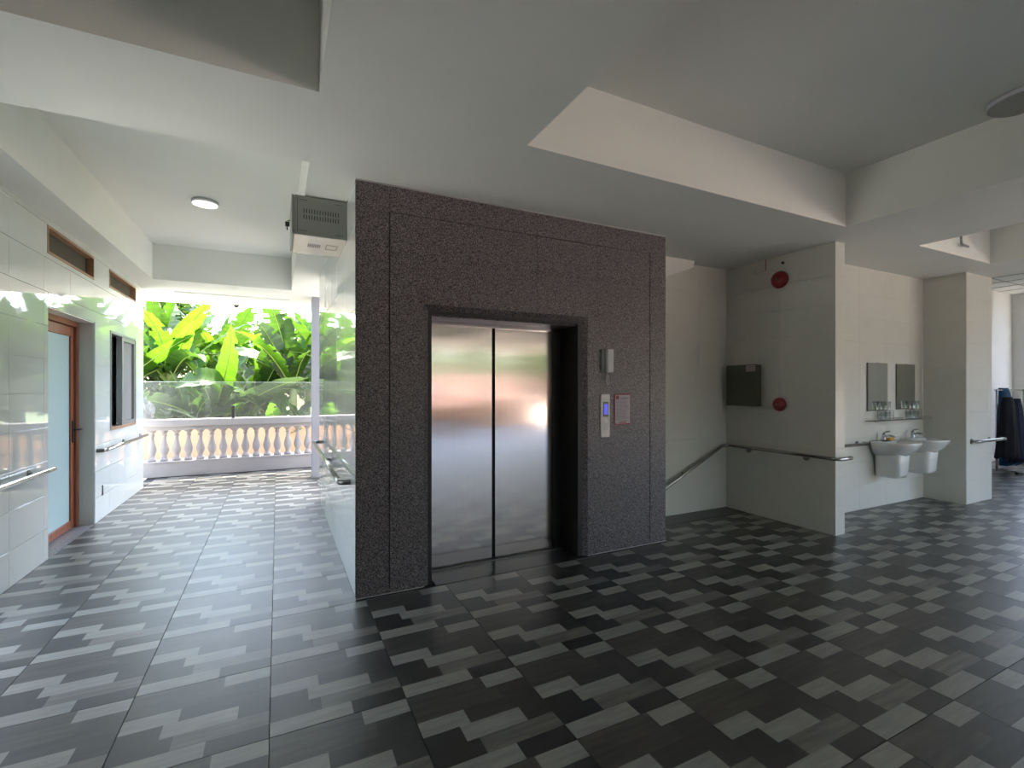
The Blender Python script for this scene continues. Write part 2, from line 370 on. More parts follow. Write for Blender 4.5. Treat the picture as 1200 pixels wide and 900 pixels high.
# ---- tiled walls
def tiled_wall(name, label, axis, plane, a0, a1, z0, z1, face, material, tw=.6, th=.3, holes=(), origin=None, thick=.14, tilt=.0012, vo=0.0, joint=.0022, bev=.0012):
    """core slab behind `plane`, tiles standing 8 mm proud of it; face = +1/-1 side the tiles face"""
    t = .008
    def bx(mb, p0, p1, u0, u1, w0, w1, **k):
        lo, hi = min(p0, p1), max(p0, p1)
        return mb.box(lo, hi, u0, u1, w0, w1, **k) if axis == 'X' else mb.box(u0, u1, lo, hi, w0, w1, **k)
    mb = MB()
    # core around holes: columns split at hole edges
    us = sorted({a0, a1, *[h[0] for h in holes], *[h[1] for h in holes]})
    for ua, ub in zip(us, us[1:]):
        hs = sorted([(h[2], h[3]) for h in holes if h[0] <= ua+1e-6 and h[1] >= ub-1e-6])
        z = z0
        for (ha, hb) in hs:
            if ha > z: bx(mb, plane-face*t, plane-face*thick, ua, ub, z, ha)
            z = hb
        if z < z1: bx(mb, plane-face*t, plane-face*thick, ua, ub, z, z1)
    core = mb.obj(name, M['grout']); tag(core, label, 'wall', kind='structure')
    o = a0 if origin is None else origin
    k0 = math.floor((a0-o)/tw+1e-6); k1 = math.ceil((a1-o)/tw-1e-6)
    r0 = math.floor((z0-vo)/th+1e-6); r1 = math.ceil((z1-vo)/th-1e-6)
    for k in range(k0, k1):
        for r in range(r0, r1):
            rects = [(max(a0, o+k*tw), min(a1, o+(k+1)*tw), max(z0, vo+r*th), min(z1, vo+(r+1)*th))]
            for h in holes:
                nx = []
                for (p, q, s, v) in rects:
                    if h[0] >= q or h[1] <= p or h[2] >= v or h[3] <= s: nx.append((p, q, s, v)); continue
                    if h[0] > p: nx.append((p, h[0], s, v)); p = h[0]
                    if h[1] < q: nx.append((h[1], q, s, v)); q = h[1]
                    if h[2] > s: nx.append((p, q, s, h[2]))
                    if h[3] < v: nx.append((p, q, h[3], v))
                rects = nx
            for (p, q, s, v) in rects:
                if q-p < .012 or v-s < .012: continue
                g = joint/2; cu, cz = (p+q)/2, (s+v)/2
                mb = MB(); hw, hh = (q-p)/2-g, (v-s)/2-g
                bx(mb, 0, -face*t, -hw, hw, -hh, hh, bev=bev)
                loc = (plane, cu, cz) if axis == 'X' else (cu, plane, cz)
                ob = mb.obj('tile', material, core, loc)
                a, b = random.gauss(0, tilt), random.gauss(0, tilt)
                ob.rotation_euler = (0, a, b) if axis == 'X' else (a, 0, b)
    return core
# left wall: door recess, window and the two vents are cut out
LEFT_HOLES = [(5.62, 6.83, 0, 2.255), (7.36, 8.523, 1.0, 2.228), (5.603, 6.791, 2.727, 2.975), (7.327, 8.523, 2.750, 2.968)]
wl_ = tiled_wall('wall_left', 'glossy white tiled wall left of the corridor, reflecting the garden', 'X', WX, 4.3, 8.965, 0, CZ, 1, M['gloss_tile'], holes=LEFT_HOLES, origin=7.93-.6*7, thick=.22, vo=-.02)
wp = MB(); wp.box(WX-.22, WX, 4.25, 4.3, 0, CZ); wp.box(WX-.22, WX, -3.2, 3.2, 0, CZ); wp.box(WX-.22, WX, 3.2, 4.25, 2.26, CZ); wp.obj('wall_panel', M['wall_paint'], wl_)  # doorway gap added out of view to light the left ceiling and floor
MB().box(-2.36, -2.055, 4.25, 8.965, 0, 3.3).obj('wall_core', M['wall_paint'], wl_)
# reveals of the door recess
MB().box(-2.055, WX-.0085, 6.822, 6.8305, 0, 2.255).obj('reveal', M['reveal'], wl_)
MB().box(-2.055, WX-.0085, 5.6195, 5.628, 0, 2.255).obj('reveal', M['satin_tile'], wl_)
MB().box(-2.055, WX-.0085, 5.62, 6.83, 2.247, 2.2555).obj('reveal', M['satin_tile'], wl_)
ws = tiled_wall('wall_right', 'glossy white tiled side wall of the lift shaft along the corridor', 'X', RX, LY+.021, 6.893, 0, CZ, -1, M['gloss_tile'], thick=.16, tilt=.0016, origin=3.0)
# stair wall, its end face, back wall, washbasin wall, column
w = tiled_wall('wall_stair', 'shaded pale tiled wall beside the stairs carrying the red alarm bells', 'X', 5.145, 2.914, 4.2295, 0, CZ, -1, M['satin_tile'], thick=.0825, tilt=.0004, joint=.0012, bev=.0006)
w = tiled_wall('wall_stair_end', 'narrow pale tiled end face of the stair wall', 'Y', 2.905, 5.147, 5.31, 0, CZ, -1, M['satin_tile'], thick=.1, tilt=.0004, joint=.0012, bev=.0006)
MB().box(5.2275, 5.31, 2.915, 3.39, 0, CZ).obj('wall_panel', M['wall_paint'], w)
w = tiled_wall('wall_back', 'pale tiled wall at the back of the stair landing', 'Y', 4.23, 3.465, 5.40, 0, CZ, -1, M['satin_tile'], tilt=.0004, joint=.0012, bev=.0006)
w = tiled_wall('wall_washbasin', 'cream tiled wall behind the two washbasins', 'Y', 3.39, 5.31, 8.05, 0, CZ, -1, M['satin_tile'], tilt=.0004, joint=.0012, bev=.0006)
w = tiled_wall('wall_column_side', 'shaded left side of the tiled column right of the washbasins', 'X', 8.05, 2.934, 3.39, 0, CZ, -1, M['satin_tile'], tilt=.0004, thick=.3, joint=.0012, bev=.0006)
w = tiled_wall('wall_column', 'cream tiled front of the column right of the washbasins', 'Y', 2.925, 8.052, 8.79, 0, CZ, -1, M['satin_tile'], tilt=.0004, thick=.3, joint=.0012, bev=.0006)
MB().box(8.12, 8.788, 3.2, 5.2, 0, CZ).obj('column_core', M['wall_paint'], w)
def plain(name, label, *a, m='wall_paint', cat='wall'): return tag(MB().box(*a).obj(name, M[m]), label, cat, kind='structure')
plain('wall_far_room', 'bright white wall at the back of the room beyond the column', 8.79, 14.2, 4.4, 4.55, 0, UZ)
# shaft behind the granite, hidden returns
plain('wall_shaft', 'white shaft wall behind the lift, seen from the stair side', .70, 3.463, 4.25, 6.89, 0, CZ)
tag(MB().loft([[(3.465, y, CZ), (3.465, y, 2.62), (4.42, y, 2.95), (4.45, y, CZ)] for y in (4.10, 4.228)], smooth=False).obj('trim_1', M['wall_paint']), 'sloping underside of the upper stair flight beside the lift', 'stair soffit', kind='structure')
plain('wall_south_left', 'white wall behind the camera on the left side', -1.9, 2.4, -3.3, -3.1, 0, CZ)
plain('wall_south_return', 'white wall running back towards the terrace behind the camera', 2.25, 2.4, -10.5, -3.3, 0, CZ)
# grey post at the end of the corridor
post = tag(MB().box(.514, .80, 8.53, 8.81, 0, CZ).obj('corridor_post', M['post']), 'plain grey square post at the garden end of the corridor', 'post', kind='structure')
MB().box(.508, .806, 8.524, 8.816, .0, .035).obj('base', M['dull_steel'], post)

# ---- granite lift front
gf = tag(MB().box(RX+.002, RX+.3, LY+.012, LY+.03, 0, CZ).obj('wall_front', M['granite_dark']), 'speckled dark granite front around the lift doors', 'wall', kind='structure')
core = MB()
core.box(RX+.002, 1.075, LY+.03, 4.25, 0, CZ); core.box(2.44, 3.463, LY+.03, 4.25, 0, CZ); core.box(1.075, 2.44, LY+.03, 4.25, 2.105, CZ)
core.box(RX+.002, 1.0, LY+.010, LY+.031, 0, CZ); core.box(2.53, 3.463, LY+.010, LY+.031, 0, CZ); core.box(1.0, 2.53, LY+.010, LY+.031, 2.17, CZ)
core.obj('granite_backing', M['granite_dark'], gf)
def slab(x0, x1, z0, z1, y=LY, g=.0003, bev=.0006):
    cx, cz = (x0+x1)/2, (z0+z1)/2; hx, hz = (x1-x0)/2-g, (z1-z0)/2-g
    return MB().box(-hx, hx, 0, .012, -hz, hz, bev=bev).obj('granite_slab', M['granite'], gf, (cx, y, cz))
gw = .0075  # visible frame groove
zs = [.03, .62, 1.22, 1.82, 2.42, CZ-.01]
for a, b in zip(zs, zs[1:]):
    slab(RX, .744-gw/2, a, b); slab(3.262+gw/2, 3.465, a, b)
tx = [.744-gw/2, 1.38, 2.0, 2.63, 3.262+gw/2]
for a, b in zip(tx, tx[1:]): slab(a, b, 2.832+gw/3, CZ-.01)
fx = [.744+gw/2, 1.38, 2.0, 2.63, 3.262-gw/2]
for a, b in zip(fx, fx[1:]):
    slab(a, b, 2.5, 2.832-gw/3); 
fx2 = [.744+gw/2, 1.006, 1.38, 2.0, 2.524, 2.63, 3.262-gw/2]
for a, b in zip(fx2, fx2[1:]): slab(a, b, 2.168, 2.5)
zz = [.03, .56, 1.1, 1.64, 2.168]
for a, b in zip(zz, zz[1:]):
    slab(.744+gw/2, 1.006, a, b); slab(2.524, 3.262-gw/2, a, b)
# splayed inner edge of the opening, then the straight granite return
def prism_xy(pts, z0, z1, name, m, parent): return MB().loft([[(x, y, z0) for x, y in pts], [(x, y, z1) for x, y in pts]], smooth=False).obj(name, m, parent)
CH = .078
prism_xy([(1.006, LY), (1.006, LY+.03), (1.04, 3.86), (1.006+CH, 3.86), (1.006+CH, LY+.06)], 0, 2.168-CH, 'granite_jamb', M['granite'], gf)
prism_xy([(2.524, LY), (2.524-CH, LY+.06), (2.524-CH, 3.86), (2.50, 3.86), (2.524, LY+.03)], 0, 2.168-CH, 'granite_jamb', M['granite'], gf)
# mitred head
hd = MB()
A = [(1.006, LY, 2.168), (2.524, LY, 2.168), (2.524-CH, LY+.06, 2.168-CH), (1.006+CH, LY+.06, 2.168-CH)]
hd.quad(A); hd.quad([(1.006+CH, LY+.06, 2.168-CH), (2.524-CH, LY+.06, 2.168-CH), (2.524-CH, 3.93, 2.168-CH), (1.006+CH, 3.93, 2.168-CH)])
hd.quad([(1.006, LY, 2.168), (1.006+CH, LY+.06, 2.168-CH), (1.006, LY, 2.168-CH)]); hd.quad([(2.524, LY, 2.168), (2.524, LY, 2.168-CH), (2.524-CH, LY+.06, 2.168-CH)])
hd.obj('granite_head', M['granite'], gf)
tag(MB().box(RX, 3.465, LY-.006, LY+.03, CZ-.009, CZ-.0005).obj('trim_2', M['white_trim']), 'thin white bead along the top of the granite lift front', 'trim', kind='structure')
tm = MB(); tm.box(RX-.002, 1.006, LY-.004, LY+.03, 0, .006); tm.box(2.524, 3.467, LY-.004, LY+.03, 0, .006)
tag(tm.obj('trim_3', M['white_trim']), 'thin pale grout bead at the foot of the granite lift front', 'trim', kind='structure')
for a, b in ((RX, 1.006), (2.524, 3.465)): MB().box(a, b, LY, LY+.012, .006, .03).obj('granite_base', M['granite'], gf)
tag(MB().box(RX-.001, RX+.0, LY, LY+.03, 0, CZ).obj('trim_4', M['granite_dark']), 'granite edge where the lift front meets the corridor wall', 'trim', kind='structure')

# ---- lift doors (door_1)
d1 = thing('door_1', 'closed pair of brushed steel lift doors in the granite front', 'door', (1.725, 3.88, 0), kind='structure')
def dbox(name, m, *a, par=None, bev=0): return MB().box(*a, bev=bev).obj(name, M[m], par or d1)
for s, x0, x1 in ((-1, -.645, -.014), (1, .016, .622)):
    me = MB().box(x0, x1, -.012, .018, .012, 2.13, bev=.0015).mesh('door_panel', M['door_steel']); p = link('door_panel', me, d1)
dbox('centre_gap', 'dark_gap', -.016, .018, .006, .03, .0, 2.13)
dbox('side_jamb', 'black_metal', .622, .715, -.03, .05, 0, 2.13)
dbox('side_jamb', 'black_metal', -.665, -.645, -.0, .05, 0, 2.13)
dbox('head_jamb', 'door_steel', -.65, .70, -.035, .05, 2.055, 2.13)
dbox('door_sill', 'dull_steel', -.65, .70, -.05, .03, 0, .008)
for k in range(3): dbox('sill_groove', 'slot', -.65, .70, -.045+.02*k, -.039+.02*k, .0079, .0086)
MB().lathe(0, 0, [(.0, -.004), (.006, -.003), (.007, 0), (.007, .003)], 12, axis='Y').obj('keyhole', M['chrome'], d1, (-.60, -.012, 2.0))

# ---- corridor door (door_2) in the left wall
d2 = thing('door_2', 'frosted glass door with a reddish wooden frame in the left wall', 'door', (-2.03, 5.62, 0), kind='structure')
W = 1.21
for nm, a in (('frame_jamb', (0, .055, 0, .055, 0, 2.25)), ('frame_jamb', (0, .055, W-.055, W, 0, 2.25)), ('frame_head', (0, .055, .055, W-.055, 2.19, 2.25)),
              ('door_stile', (-.01, .03, .058, .16, .008, 2.185)), ('door_stile', (-.01, .03, W-.135, W-.058, .008, 2.185)),
              ('door_rail', (-.01, .03, .16, W-.135, .008, .09)), ('door_rail', (-.01, .03, .16, W-.135, 2.08, 2.185))):
    MB().box(*a, bev=.004).obj(nm, M['wood'], d2)
MB().box(.002, .014, .15, W-.125, .08, 2.09).obj('frosted_pane', M['frosted'], d2)
h = MB().box(.03, .042, W-.118, W-.083, .93, 1.17, bev=.004).obj('handle_plate', M['black_plastic'], d2)
MB().tube([(.04, W-.10, 1.07), (.075, W-.10, 1.07), (.085, W-.09, 1.07), (.085, W-.02, 1.068)], .010, 8).obj('lever', M['black_plastic'], h)

# ---- window_1 in the left wall
w1 = thing('window_1', 'sliding window with frosted pane and insect screen in the left wall', 'window', (WX, 7.36, 1.0), kind='structure')
WW, WH = 1.163, 1.228
MB().box(-.20, -.19, 0, WW, 0, WH).obj('window_back', M['slot'], w1)
for nm, a in (('frame_side', (-.15, .006, 0, .035, 0, WH)), ('frame_side', (-.15, .006, WW-.035, WW, 0, WH)), ('frame_top', (-.15, .006, .035, WW-.035, WH-.035, WH)), ('frame_sill', (-.15, .006, .035, WW-.035, 0, .035))):
    MB().box(*a, bev=.002).obj(nm, M['alu'] if 'sill' not in nm else M['wood_light'], w1)
MB().box(-.12, -.112, .035, .72, .035, WH-.035).obj('frosted_pane', M['frosted'], w1)
MB().box(-.125, -.10, .50, .56, .035, WH-.035, bev=.002).obj('pane_stile', M['black_metal'], w1)
MB().box(-.125, -.10, .035, .50, WH-.09, WH-.035, bev=.002).obj('pane_rail', M['black_metal'], w1)
sf = MB(); x0, x1 = -.06, -.0
for a in ((x0, x1, .50, .56, .035, WH-.035), (x0, x1, WW-.085, WW-.035, .035, WH-.035), (x0, x1, .56, WW-.085, .035, .085), (x0, x1, .56, WW-.085, WH-.085, WH-.035)): sf.box(*a)
so = sf.obj('screen_frame', M['alu'], w1)
MB().box(-.03, -.027, .56, WW-.085, .085, WH-.085).obj('screen_mesh', M['screen'], so)

# ---- two wood framed vents high in the left wall
def vent(n, y0, y1, z0, z1, label):
    v = thing('window_%d' % n, label, 'window', (WX, y0, z0), kind='structure')
    w_, h_ = y1-y0, z1-z0
    for nm, a in (('frame_side', (-.12, .004, 0, .022, 0, h_)), ('frame_side', (-.12, .004, w_-.022, w_, 0, h_)), ('frame_rail', (-.12, .004, .022, w_-.022, 0, .022)), ('frame_rail', (-.12, .004, .022, w_-.022, h_-.022, h_))):
        MB().box(*a).obj(nm, M['wood_light'], v)
    MB().box(-.07, -.06, .022, w_-.022, .022, h_-.022).obj('mesh_panel', M['louvre_dark'], v)
vent(2, 5.603, 6.791, 2.727, 2.975, 'wooden framed high vent above the frosted glass door')
vent(3, 7.327, 8.523, 2.750, 2.968, 'wooden framed high vent above the sliding window')

# ------------------------------------------------------------------ balustrade and outside
bal = thing('garden_balustrade', 'pale grey balustrade with turned balusters closing the corridor end', 'balustrade', (-2.2, 9.874, 0), group=None)
X0, X1 = -.0, 4.4
MB().box(X0, X1, .0, .30, 0, .235, bev=.006).obj('plinth', M['balu'], bal)
MB().box(X0, X1, -.01, .31, .235, .262, bev=.005).obj('plinth_cap', M['balu'], bal)
MB().box(X0, X1, .02, .28, .79, .855, bev=.005).obj('under_rail', M['balu'], bal)
MB().box(X0, X1, -.03, .33, .855, .972, bev=.012).obj('top_rail', M['balu'], bal)
prof = [(.066, .262), (.066, .30), (.050, .305), (.050, .325), (.034, .335), (.040, .36), (.058, .40), (.067, .44), (.066, .475), (.052, .53), (.036, .59), (.029, .64), (.028, .675), (.042, .69), (.042, .705), (.030, .715), (.034, .74), (.052, .755), (.052, .77), (.066, .772), (.066, .79)]
bme = MB()
bme.lathe(0, 0, prof, 16)
bme = bme.mesh('baluster', M['balu'])
k = 0
x = -1.845+.0875-.175*2
while x < 2.15:
    link('baluster', bme, bal, (x+2.2, .15, 0)); x += .175
# glass screen above the rail
gs = thing('glass_screen', 'clear frameless glass windbreak standing behind the balustrade rail', 'glass screen', (0, 0, 0))
for a, b in ((-2.2, -.735), (-.725, .62), (.63, 2.2)):
    gp = MB().box(a, b, 10.02, 10.03, .985, 1.625).obj('glass_pane', M['glass'], gs)
    MB().box(a, b, 10.019, 10.031, 1.625, 1.632).obj('pane_edge', M['glass_edge'], gp)
for a in (-.73, .625):
    MB().box(a-.028, a+.028, 10.0, 10.05, .972, 1.20, bev=.004).obj('clamp', M['steel'], gs)
# low sunlit outer wall and terrace
tag(MB().box(-9, 9, 12.1, 12.35, -1.2, .66, bev=.01).obj('garden_wall', M['peach']), 'low peach coloured garden wall beyond the balustrade', 'wall', kind='structure')
tag(MB().box(-9, 9, 10.18, 12.1, -.4, -.12).obj('terrace', M['cream']), 'sunlit peach terrace strip outside the balustrade', 'ground', kind='structure')
gm = MB().box(-60, 60, 10.3, 70, -1.4, -1.2).obj('garden_ground', M['soil']); tag(gm, 'grassy soil under the banana plants', 'ground', kind='structure')
r = bmesh.new(); bmesh.ops.create_icosphere(r, subdivisions=3, radius=1)
for v in r.verts:
    n = .8+.35*math.sin(v.co.x*7+v.co.z*5)*math.cos(v.co.y*6-v.co.z*4); v.co = Vector((v.co.x*.15*n, v.co.y*.14*n, .33+v.co.z*.36*n))
me = bpy.data.meshes.new('garden_rock'); r.to_mesh(me); r.free(); me.materials.append(M['rock'])
ro = link('garden_rock', me, None, (-2.47, 12.22, .655)); tag(ro, 'marbled grey standing rock on the garden wall at the left', 'rock')

tag(MB().box(1.62, 14.4, 4.70, 10.10, -.30, -.02).obj('added_patio', M['yard']), 'unseen paved ground added behind the lift shaft to bounce light into the corridor', 'ground', kind='structure')  # added bounce surface for the corridor ceiling, out of view
tag(MB().box(-14, -2.10, -8, 12.1, -.30, -.02).obj('added_west_ground', M['pave']), 'unseen paved ground added west of the corridor wall to bounce light inside', 'ground', kind='structure')  # unseen ground added to throw light up through the west doorway
# banana leaf: midrib curve arching over, pleated blade with torn edge
def leaf_mesh(L, Wd, droop, fold, seed, m, twist=0.0):
    rn = random.Random(seed); mb = MB(); n = 30; rows = []
    y, z, ang = 0, 0, 0.0
    for i in range(n+1):
        t = i/n; ang = -droop*(t**1.6)
        if i: y += L/n*math.cos(ang); z += L/n*math.sin(ang)
        w = Wd*(math.sin(PI*min(1, t*1.0)**.62) ** .55 if 0 < t < 1 else 0.02)
        if t > .85: w *= (1-(t-.85)/.15*.55)
        jagL = 1 - (rn.random()*.30 if rn.random() < .22 else rn.random()*.05); jagR = 1 - (rn.random()*.30 if rn.random() < .22 else rn.random()*.05)
        tw = twist*t; pl = .012*math.sin(i*2.1)
        row = []
        for s, j in ((-1, jagL), (-.5, 1), (0, 1), (.5, 1), (1, jagR)):
            xx = s*w*.5*j; zz = abs(xx)*fold + (pl if abs(s) > .3 else 0) - (abs(s)**2)*w*.10
            xr = xx*math.cos(tw)-zz*math.sin(tw); zr = xx*math.sin(tw)+zz*math.cos(tw)
            # blades swept forward a little, as in banana leaves
            row.append(mb.bm.verts.new((xr, y+abs(xx)*.25*math.cos(ang)-zr*math.sin(ang), z+zr*math.cos(ang))))
        rows.append(row)
    tear = [i for i in range(3, n-2) if rn.random() < .16]
    for i in range(n):
        for q in range(4):
            if i in tear and q in ((0,), (3,))[rn.random() < .5]: continue
            f = mb.bm.faces.new((rows[i][q], rows[i][q+1], rows[i+1][q+1], rows[i+1][q])); f.smooth = True; f.material_index = 0
    pts = [tuple(rows[i][2].co + Vector((0, 0, -.006))) for i in range(0, n+1, 3)]
    mb.tube([(0, -.35, -.02)]+pts, [.022]+[.018*(1-.85*k/len(pts)) for k in range(len(pts))], 5, mi=1, cap=False)
    return mb.mesh('leaf', [m, M['midrib']])
LEAVES = []
for i in range(10):
    LEAVES.append(leaf_mesh(random.uniform(1.4, 2.0), random.uniform(.44, .60), random.uniform(.35, 1.5), random.uniform(.15, .55), 100+i, [M['leaf_a'], M['leaf_b'], M['leaf_a'], M['leaf_c'], M['leaf_b']][i % 5], random.uniform(-.7, .7)))
YOUNG = [leaf_mesh(1.7, .42, .35, .5, 201, M['leaf_a'], .4), leaf_mesh(1.5, .36, .2, .6, 202, M['leaf_a'], -.3)]
spots = [(-4.4, 13.0), (-3.3, 12.7), (-2.35, 13.2), (-1.4, 12.75), (-.55, 13.3), (.35, 12.8), (1.3, 13.1), (2.2, 12.7), (3.2, 13.2), (4.3, 12.8),
         (-4.9, 14.6), (-3.7, 14.9), (-2.7, 14.5), (-1.6, 15.0), (-.4, 14.7), (.8, 15.0), (1.9, 14.6), (3.0, 15.0), (4.4, 14.6), (5.6, 13.6), (-5.8, 13.4), (-2.9, 12.7), (-1.9, 12.6), (-.9, 12.75), (.1, 12.6), (.95, 12.7), (2.0, 12.6)]
desc = ['leftmost in view, broad upright leaves', 'leaning towards the glass screen', 'tall bright centre leaves', 'with drooping lower leaves', 'with torn arching leaves', 'right of the centre, tallest leaf', 'beside the grey post', 'mostly seen as reflection in the shaft wall', 'beyond the shaft wall', 'far right of the front row']
LH = 0
ORD = ['leftmost', 'second from the left', 'third from the left', 'fourth from the left', 'fifth from the left', 'sixth from the left', 'seventh from the left', 'eighth from the left', 'ninth from the left', 'tenth from the left', 'eleventh from the left', 'twelfth from the left']
def row_of(i): return 2 if i > 20 else (0 if i < 10 or i in (19, 20) else 1)
def rank(i): return sorted([j for j in range(len(spots)) if row_of(j) == row_of(i)], key=lambda j: spots[j][0]).index(i)
for i, (px, py) in enumerate(spots):
    py += .75
    hgt = random.uniform(1.0, 1.3) if i > 20 else random.uniform(1.5, 2.9) if py < 14.6 else random.uniform(2.3, 3.3)
    front = py < 14.6
    lab = '%s, %s' % (['tall banana plant of the front row in the garden', 'tall banana plant of the rear row in the garden', 'low young banana plant just behind the garden wall'][row_of(i)], ORD[rank(i)])
    b = thing('banana_plant', lab, 'banana plant', (px, py, -1.2), random.uniform(0, 6), group=['banana plants of the front row', 'banana plants of the rear row', 'low banana plants at the garden wall'][row_of(i)])
    MB().tube([(0, 0, 0), (.02, 0, hgt*.5), (0, .02, hgt), (.01, 0, hgt+.35)], [.13, .11, .08, .05], 10).obj('stem', M['stem'], b)
    nl = 12 if i < 21 else 9
    for k in range(nl):
        az = k*2.4+random.uniform(-.3, .3); el = math.radians(random.uniform(32, 78)) if k > 3 else math.radians(random.uniform(66, 86))
        me = random.choice(LEAVES) if k > 0 else random.choice(YOUNG)
        o = link('leaf', me, b, (.25*math.cos(az+PI/2)*math.cos(el), .25*math.sin(az+PI/2)*math.cos(el), hgt+.1+.15*math.sin(el)))
        o.rotation_mode = 'ZYX' if False else 'XYZ'
        o.rotation_euler = (el, random.uniform(-.5, .5), az)
        s = random.uniform(.85, 1.3) if i < 21 else random.uniform(.7, 1.0); o.scale = (s, s, s)

# trees behind the bananas
def foliage_tree(px, py, hgt, rad, n, seed, label, m='tree_leaf', sz=.22):
    rn = random.Random(seed)
    t = thing('garden_tree', label, 'tree', (px, py, -1.2), 0, group='trees behind the bananas')
    MB().tube([(0, 0, 0), (.1, 0, hgt*.4), (0, .1, hgt*.75)], [.16, .13, .08], 8).obj('trunk', M['bark'], t)
    mb = MB()
    for _ in range(n):
        u = Vector((rn.gauss(0, 1), rn.gauss(0, 1), rn.gauss(0, 1))).normalized()*rad*(rn.random()**.4)
        c = Vector((u.x, u.y, hgt*.72+u.z*hgt*.36/rad))
        d = Vector((rn.gauss(0, 1), rn.gauss(0, 1), rn.gauss(0, .6))).normalized(); e = d.cross(Vector((rn.random(), rn.random(), rn.random()))).normalized()
        s = sz*rn.uniform(.6, 1.3)
        mb.quad([c, c+d*s*.5+e*s*.28, c+d*s, c+d*s*.5-e*s*.28])
    tag(mb.obj('foliage', M[m], t), kind='stuff')
for i, (px, py, h_, r_, lb) in enumerate([(-6.2, 19, 5.8, 2.0, 'bushy tree at the far left behind the bananas'), (-3.6, 18.5, 6.3, 1.7, 'tree with small leaves rising above the leftmost bananas'), (-.8, 20, 4.7, 1.8, 'low bushy tree behind the centre bananas'),
                                        (2.2, 19.5, 4.9, 2.0, 'bushy tree behind the bananas right of centre'), (5.6, 19, 5.4, 2.2, 'bushy tree at the right behind the bananas'), (-9.5, 20, 6, 2.4, 'broad tree outside the left of the garden view'), (9.5, 20, 6, 2.4, 'broad tree outside the right of the garden view')]):
    foliage_tree(px, py, h_, r_, 5200, 50+i, lb)
# fan palm
pt = thing('fan_palm', 'bluish spiky fan palm showing above the bananas near the post', 'palm', (1.05, 16.2, -1.2))
MB().tube([(0, 0, 0), (0, 0, 4.2)], [.12, .09], 8).obj('trunk', M['bark'], pt)
for f in range(9):
    az = f*2.4; el = .15+.16*(f % 5); mb = MB()
    base = Vector((math.cos(az)*math.cos(el), math.sin(az)*math.cos(el), math.sin(el)))*.45
    side = Vector((-math.sin(az), math.cos(az), 0)); upv = base.normalized().cross(side)
    for k in range(-9, 10):
        a = k*.16; d = (base.normalized()*math.cos(a)+side*math.sin(a)); s_ = d.cross(upv).normalized()*.014
        p0 = base; p1 = base+d*.35+Vector((0, 0, .02)); p2 = base+d*.62-Vector((0, 0, .03))
        mb.quad([p0-s_*.3, p0+s_*.3, p1+s_, p1-s_]); mb.quad([p1-s_, p1+s_, p2+s_*.1, p2-s_*.1])
    mb.tube([(0, 0, 0), tuple(base)], .012, 5)
    mb.obj('fan_leaf', M['palm_leaf'], pt, (0, 0, 4.2))

# ---- what lies behind the camera: terrace edge, red rail, forecourt, peach building, trees (seen in the lift doors)
par = thing('terrace_parapet', 'cream parapet with a red pipe rail along the open front of the hall', 'parapet', (0, -10.5, 0))
MB().box(2.4, 10.2, -.2, 0, 0, .86, bev=.01).obj('wall', M['peach'], par)
MB().box(2.4, 10.2, -.24, .04, .86, .93, bev=.01).obj('coping', M['balu'], par)
MB().tube([(2.45, -.1, 1.10), (8.0, -.1, 1.10)], .035, 8).obj('rail', M['red_paint'], par)
for k in range(4): MB().tube([(2.6+1.6*k, -.1, .93), (2.6+1.6*k, -.1, 1.10)], .02, 6).obj('rail_post', M['red_paint'], par)
tag(MB().box(-60, 60, -70, -10.72, -.35, -.05).obj('forecourt', M['terra']), 'sunlit terracotta forecourt outside the open front', 'ground', kind='structure')
bld = thing('forecourt_building', 'low peach building across the forecourt', 'building', (10, -30, -.3))
MB().box(-24, 24, -4, 0, 0, 2.7).obj('wall', M['facade'], bld)
MB().box(-24.5, 24.5, -4.5, .5, 2.7, 2.85).obj('roof', M['balu'], bld)
for k in range(10): 
    wf = MB().box(-21+4.4*k, -19.6+4.4*k, -.02, .04, .9, 2.0).obj('window', M['balu'], bld); MB().box(-20.9+4.4*k, -19.7+4.4*k, .03, .05, 1.0, 1.9).obj('pane', M['pane'], wf)
for i in range(9): foliage_tree(24, -34+4.5*i, 7.0, 3.2, 1800, 120+i, 'unseen broad tree added in the east to block low sky, %s' % ORD[8-i], sz=.6)  # tree row added out of view to hold back eastern sky light
for i in range(5): foliage_tree(-18, -12+5*i, 7.0, 3.2, 1800, 150+i, 'unseen broad tree added in the west to block low sky, %s' % ORD[i], sz=.6)  # unseen row added to screen the sky from the west doorway
for i in range(7): foliage_tree(-6+6.5*i, -42, 6.8, 3.6, 2500, 90+i, 'broad tree behind the peach forecourt building, %s seen from the hall' % ORD[6-i], sz=.5)

# unseen east window, added to brighten the far room
we = thing('window_4', 'unseen tall window added in the east to brighten the room beyond the column', 'window', (14.2, 0, 0), kind='structure')
MB().box(0, .1, 4.0, 4.4, 0, UZ).obj('pier', M['wall_paint'], we)
MB().box(0, .1, 2.3, 2.9, 0, UZ).obj('pier', M['wall_paint'], we); MB().box(0, .1, 2.3, 4.0, 0, 1.2).obj('sill_wall', M['wall_paint'], we)
for yy in (2.9, 3.95): MB().box(0, .08, yy, yy+.06, .9, UZ).obj('mullion', M['alu'], we)
tag(MB().box(10.2, 60, -10.7, 2.2, -.30, -.02).obj('added_east_yard', M['yard']), 'unseen paved ground added east of the building to bounce light inside', 'ground', kind='structure')  # unseen ground added to bounce sun onto the hall ceiling

